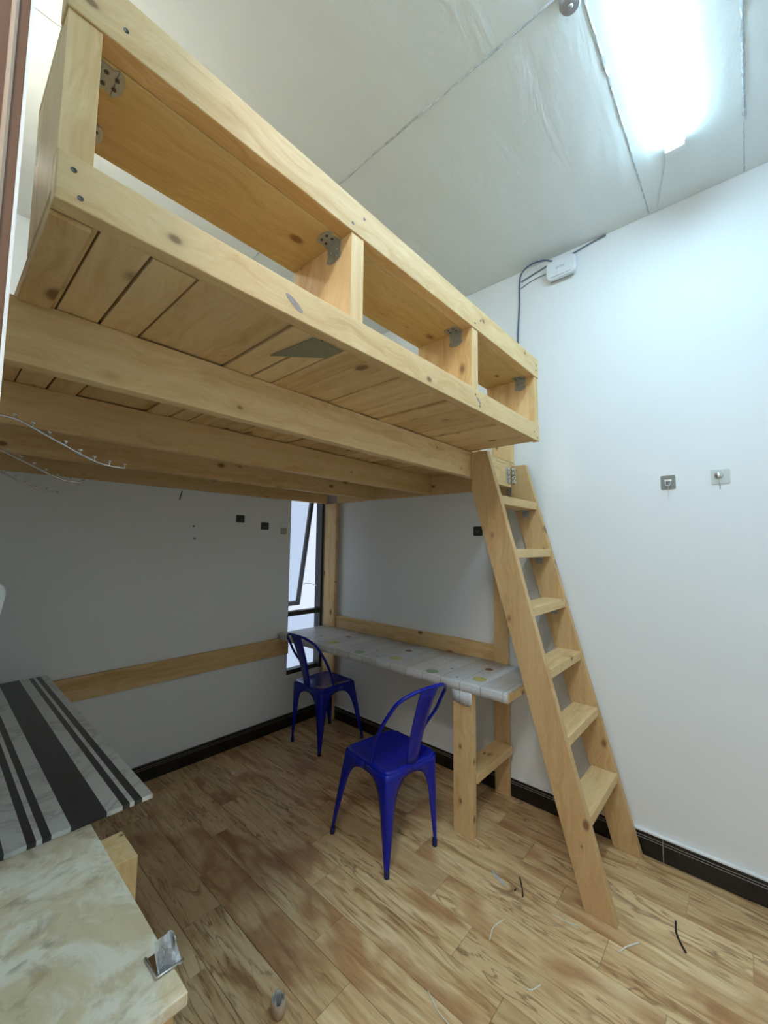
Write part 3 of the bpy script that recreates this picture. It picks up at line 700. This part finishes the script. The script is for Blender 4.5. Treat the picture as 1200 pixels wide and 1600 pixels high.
# ------------------------------------------------------------------ adhesive hooks
def plate_on_right(name, y, z, w, h, mat, label, cat='hook'):
    t = thing(name, (WX, y, z), label, cat)
    MB().prism([(y+p, z+q) for p, q in rrect(w/2, h/2, 0.006, 4)], 'x', WX-0.003, WX-0.0004).build('plate', mat, t)
    return t
h1 = plate_on_right('adhesive_hook', 0.287, 1.765, 0.060, 0.068, 'plate_grey', 'grey square adhesive wall hook with a small steel loop on the bare wall')
MB().tube(catmull([(WX-0.004, 0.296, 1.775), (WX-0.008, 0.298, 1.762), (WX-0.016, 0.294, 1.750), (WX-0.018, 0.280, 1.750), (WX-0.010, 0.276, 1.762), (WX-0.004, 0.278, 1.775)], 5), 0.0025, 8).build('loop', 'steel', h1, smooth=True)
MB().box(WX-0.006, WX-0.003, 0.272, 0.302, 1.771, 1.780).build('clamp', 'steel', h1)
MB().tube([(WX-0.017, 0.286, 1.751), (WX-0.016, 0.286, 1.72), (WX-0.018, 0.287, 1.69)], 0.0010, 6).build('thread', 'cable_white', h1)
h2 = plate_on_right('adhesive_hook', 0.090, 1.774, 0.068, 0.066, 'plate_clear', 'clear square adhesive wall hook with a round chrome knob')
MB().disc((WX-0.003, 0.096, 1.780), (-1, 0, 0), [(0.017, 0), (0.016, 0.006), (0.010, 0.010), (0.003, 0.0115)], 18).build('knob', 'steel', h2, smooth=True)
MB().tube(catmull([(WX-0.012, 0.096, 1.765), (WX-0.018, 0.095, 1.750), (WX-0.016, 0.092, 1.735), (WX-0.010, 0.092, 1.715)], 4), 0.0016, 6).build('prong', 'steel', h2, smooth=True)
h3 = plate_on_right('adhesive_hook', 1.315, 1.543, 0.066, 0.060, 'plate_dark', 'black square adhesive hook on the wall behind the ladder')
MB().tube(catmull([(WX-0.004, 1.325, 1.548), (WX-0.012, 1.322, 1.538), (WX-0.012, 1.308, 1.538), (WX-0.004, 1.305, 1.548)], 4), 0.0022, 6).build('loop', 'plate_grey', h3, smooth=True)
def plate_on_back(x, z, w, h, mat, label, nub=True):
    t = thing('adhesive_hook', (x, BY, z), label, 'hook')
    MB().prism([(x+p, z+q) for p, q in rrect(w/2, h/2, 0.006, 4)], 'y', BY-0.003, BY-0.0004).build('plate', mat, t)
    if nub: MB().tube(catmull([(x-0.010, BY-0.004, z+0.006), (x-0.008, BY-0.012, z-0.006), (x+0.008, BY-0.012, z-0.006), (x+0.010, BY-0.004, z+0.006)], 4), 0.0022, 6).build('loop', 'plate_grey', t, smooth=True)
plate_on_back(1.544, 1.626, 0.066, 0.056, 'plate_dark', 'dark square adhesive hook on the far wall, higher of the dark pair')
plate_on_back(1.752, 1.580, 0.066, 0.056, 'plate_dark', 'dark square adhesive hook on the far wall, lower of the dark pair')
plate_on_back(1.925, 1.549, 0.058, 0.052, 'plate_pale', 'pale beige adhesive pad on the far wall close to the window frame', False)
for x, z, lab in ((1.208, 1.558, 'small dark wall plug in the far wall, upper of two'), (1.217, 1.472, 'small dark wall plug in the far wall, lower of two')):
    tag(MB().disc((x, BY-0.0003, z), (0, -1, 0), [(0.008, 0), (0.007, 0.003), (0.003, 0.0035)], 10).build('wall_plug', 'plate_grey', None), lab, 'wall plug')
tag(MB().tube([(1.118, BY-0.005, 1.788), (1.112, BY-0.005, 1.760), (1.104, BY-0.005, 1.728)], 0.003, 6).build('wire_stub', 'plate_dark', None), 'short dark wire end hanging below the loft on the far wall', 'wire')

# ------------------------------------------------------------------ scraps on the floor
def scrap(name, pts, r, mat, label, cat='scrap', flat=0.5):
    z0 = r*1.02
    o = MB().tube(catmull([(x, y, z0) for x, y in pts], 5), r, 6).build(name, mat, None, smooth=True); tag(o, label, cat); return o
scrap('cable_scrap', [(1.834, 0.819), (1.79, 0.79), (1.748, 0.768)], 0.0030, 'black_rubber', 'short straight black cable offcut on the floor near the desk leg')
scrap('cable_scrap', [(1.764, 0.806), (1.752, 0.806)], 0.0026, 'black_rubber', 'tiny black crumb of cable beside the short straight offcut')
scrap('cable_scrap', [(2.042, 0.282), (1.985, 0.274), (1.94, 0.252), (1.917, 0.238)], 0.0036, 'black_rubber', 'curved black cable offcut on the floor in front of the ladder')
scrap('trim_scrap', [(1.483, 0.781), (1.54, 0.795), (1.598, 0.781)], 0.0022, 'off_cut', 'curved cream plastic sliver on the floor between chair and ladder')
scrap('trim_scrap', [(1.747, 0.656), (1.752, 0.60), (1.77, 0.551)], 0.0018, 'off_cut', 'long thin pale sliver on the floor beside the ladder foot')
scrap('trim_scrap', [(1.756, 0.417), (1.80, 0.40), (1.847, 0.370)], 0.0026, 'off_cut', 'short cream strip on the floor just in front of the ladder foot')
scrap('trim_scrap', [(1.413, 0.612), (1.425, 0.596), (1.457, 0.583)], 0.0020, 'off_cut', 'small bent L-shaped cream sliver on the floor')
scrap('trim_scrap', [(1.190, 0.848), (1.165, 0.80), (1.156, 0.750), (1.150, 0.72)], 0.0020, 'off_cut', 'long curved white sliver on the floor far from the ladder')
rows = []
for i in range(9):
    f = i/8; w = 0.014*math.sin(math.pi*(0.1+0.85*f)); x = 1.785-0.035*f; y = 0.930-0.095*f
    rows.append([(x-w*0.8, y-w*0.4, 0.0006), (x-w*0.3, y, 0.004+0.003*math.sin(i*2.1)), (x+w*0.3, y+w*0.2, 0.003+0.003*math.sin(i*1.3+1)), (x+w*0.8, y+w*0.5, 0.0006)])
tag(MB().grid(rows).build('film_scrap', 'clear_film', None, smooth=True, solid=0.0006), 'crumpled strip of clear shiny film on the floor by the desk leg', 'scrap')
rows = [[(1.395+0.012*a, 2.497+0.010*b, 0.0015+0.006*max(0, 1-(a*a+b*b))) for a in (-1, -.5, 0, .5, 1)] for b in (-1, -.5, 0, .5, 1)]
tag(MB().grid(rows).build('paper_scrap', 'white_plastic', None, smooth=True, solid=0.001), 'tiny white paper scrap on the dark floor under the loft', 'scrap')
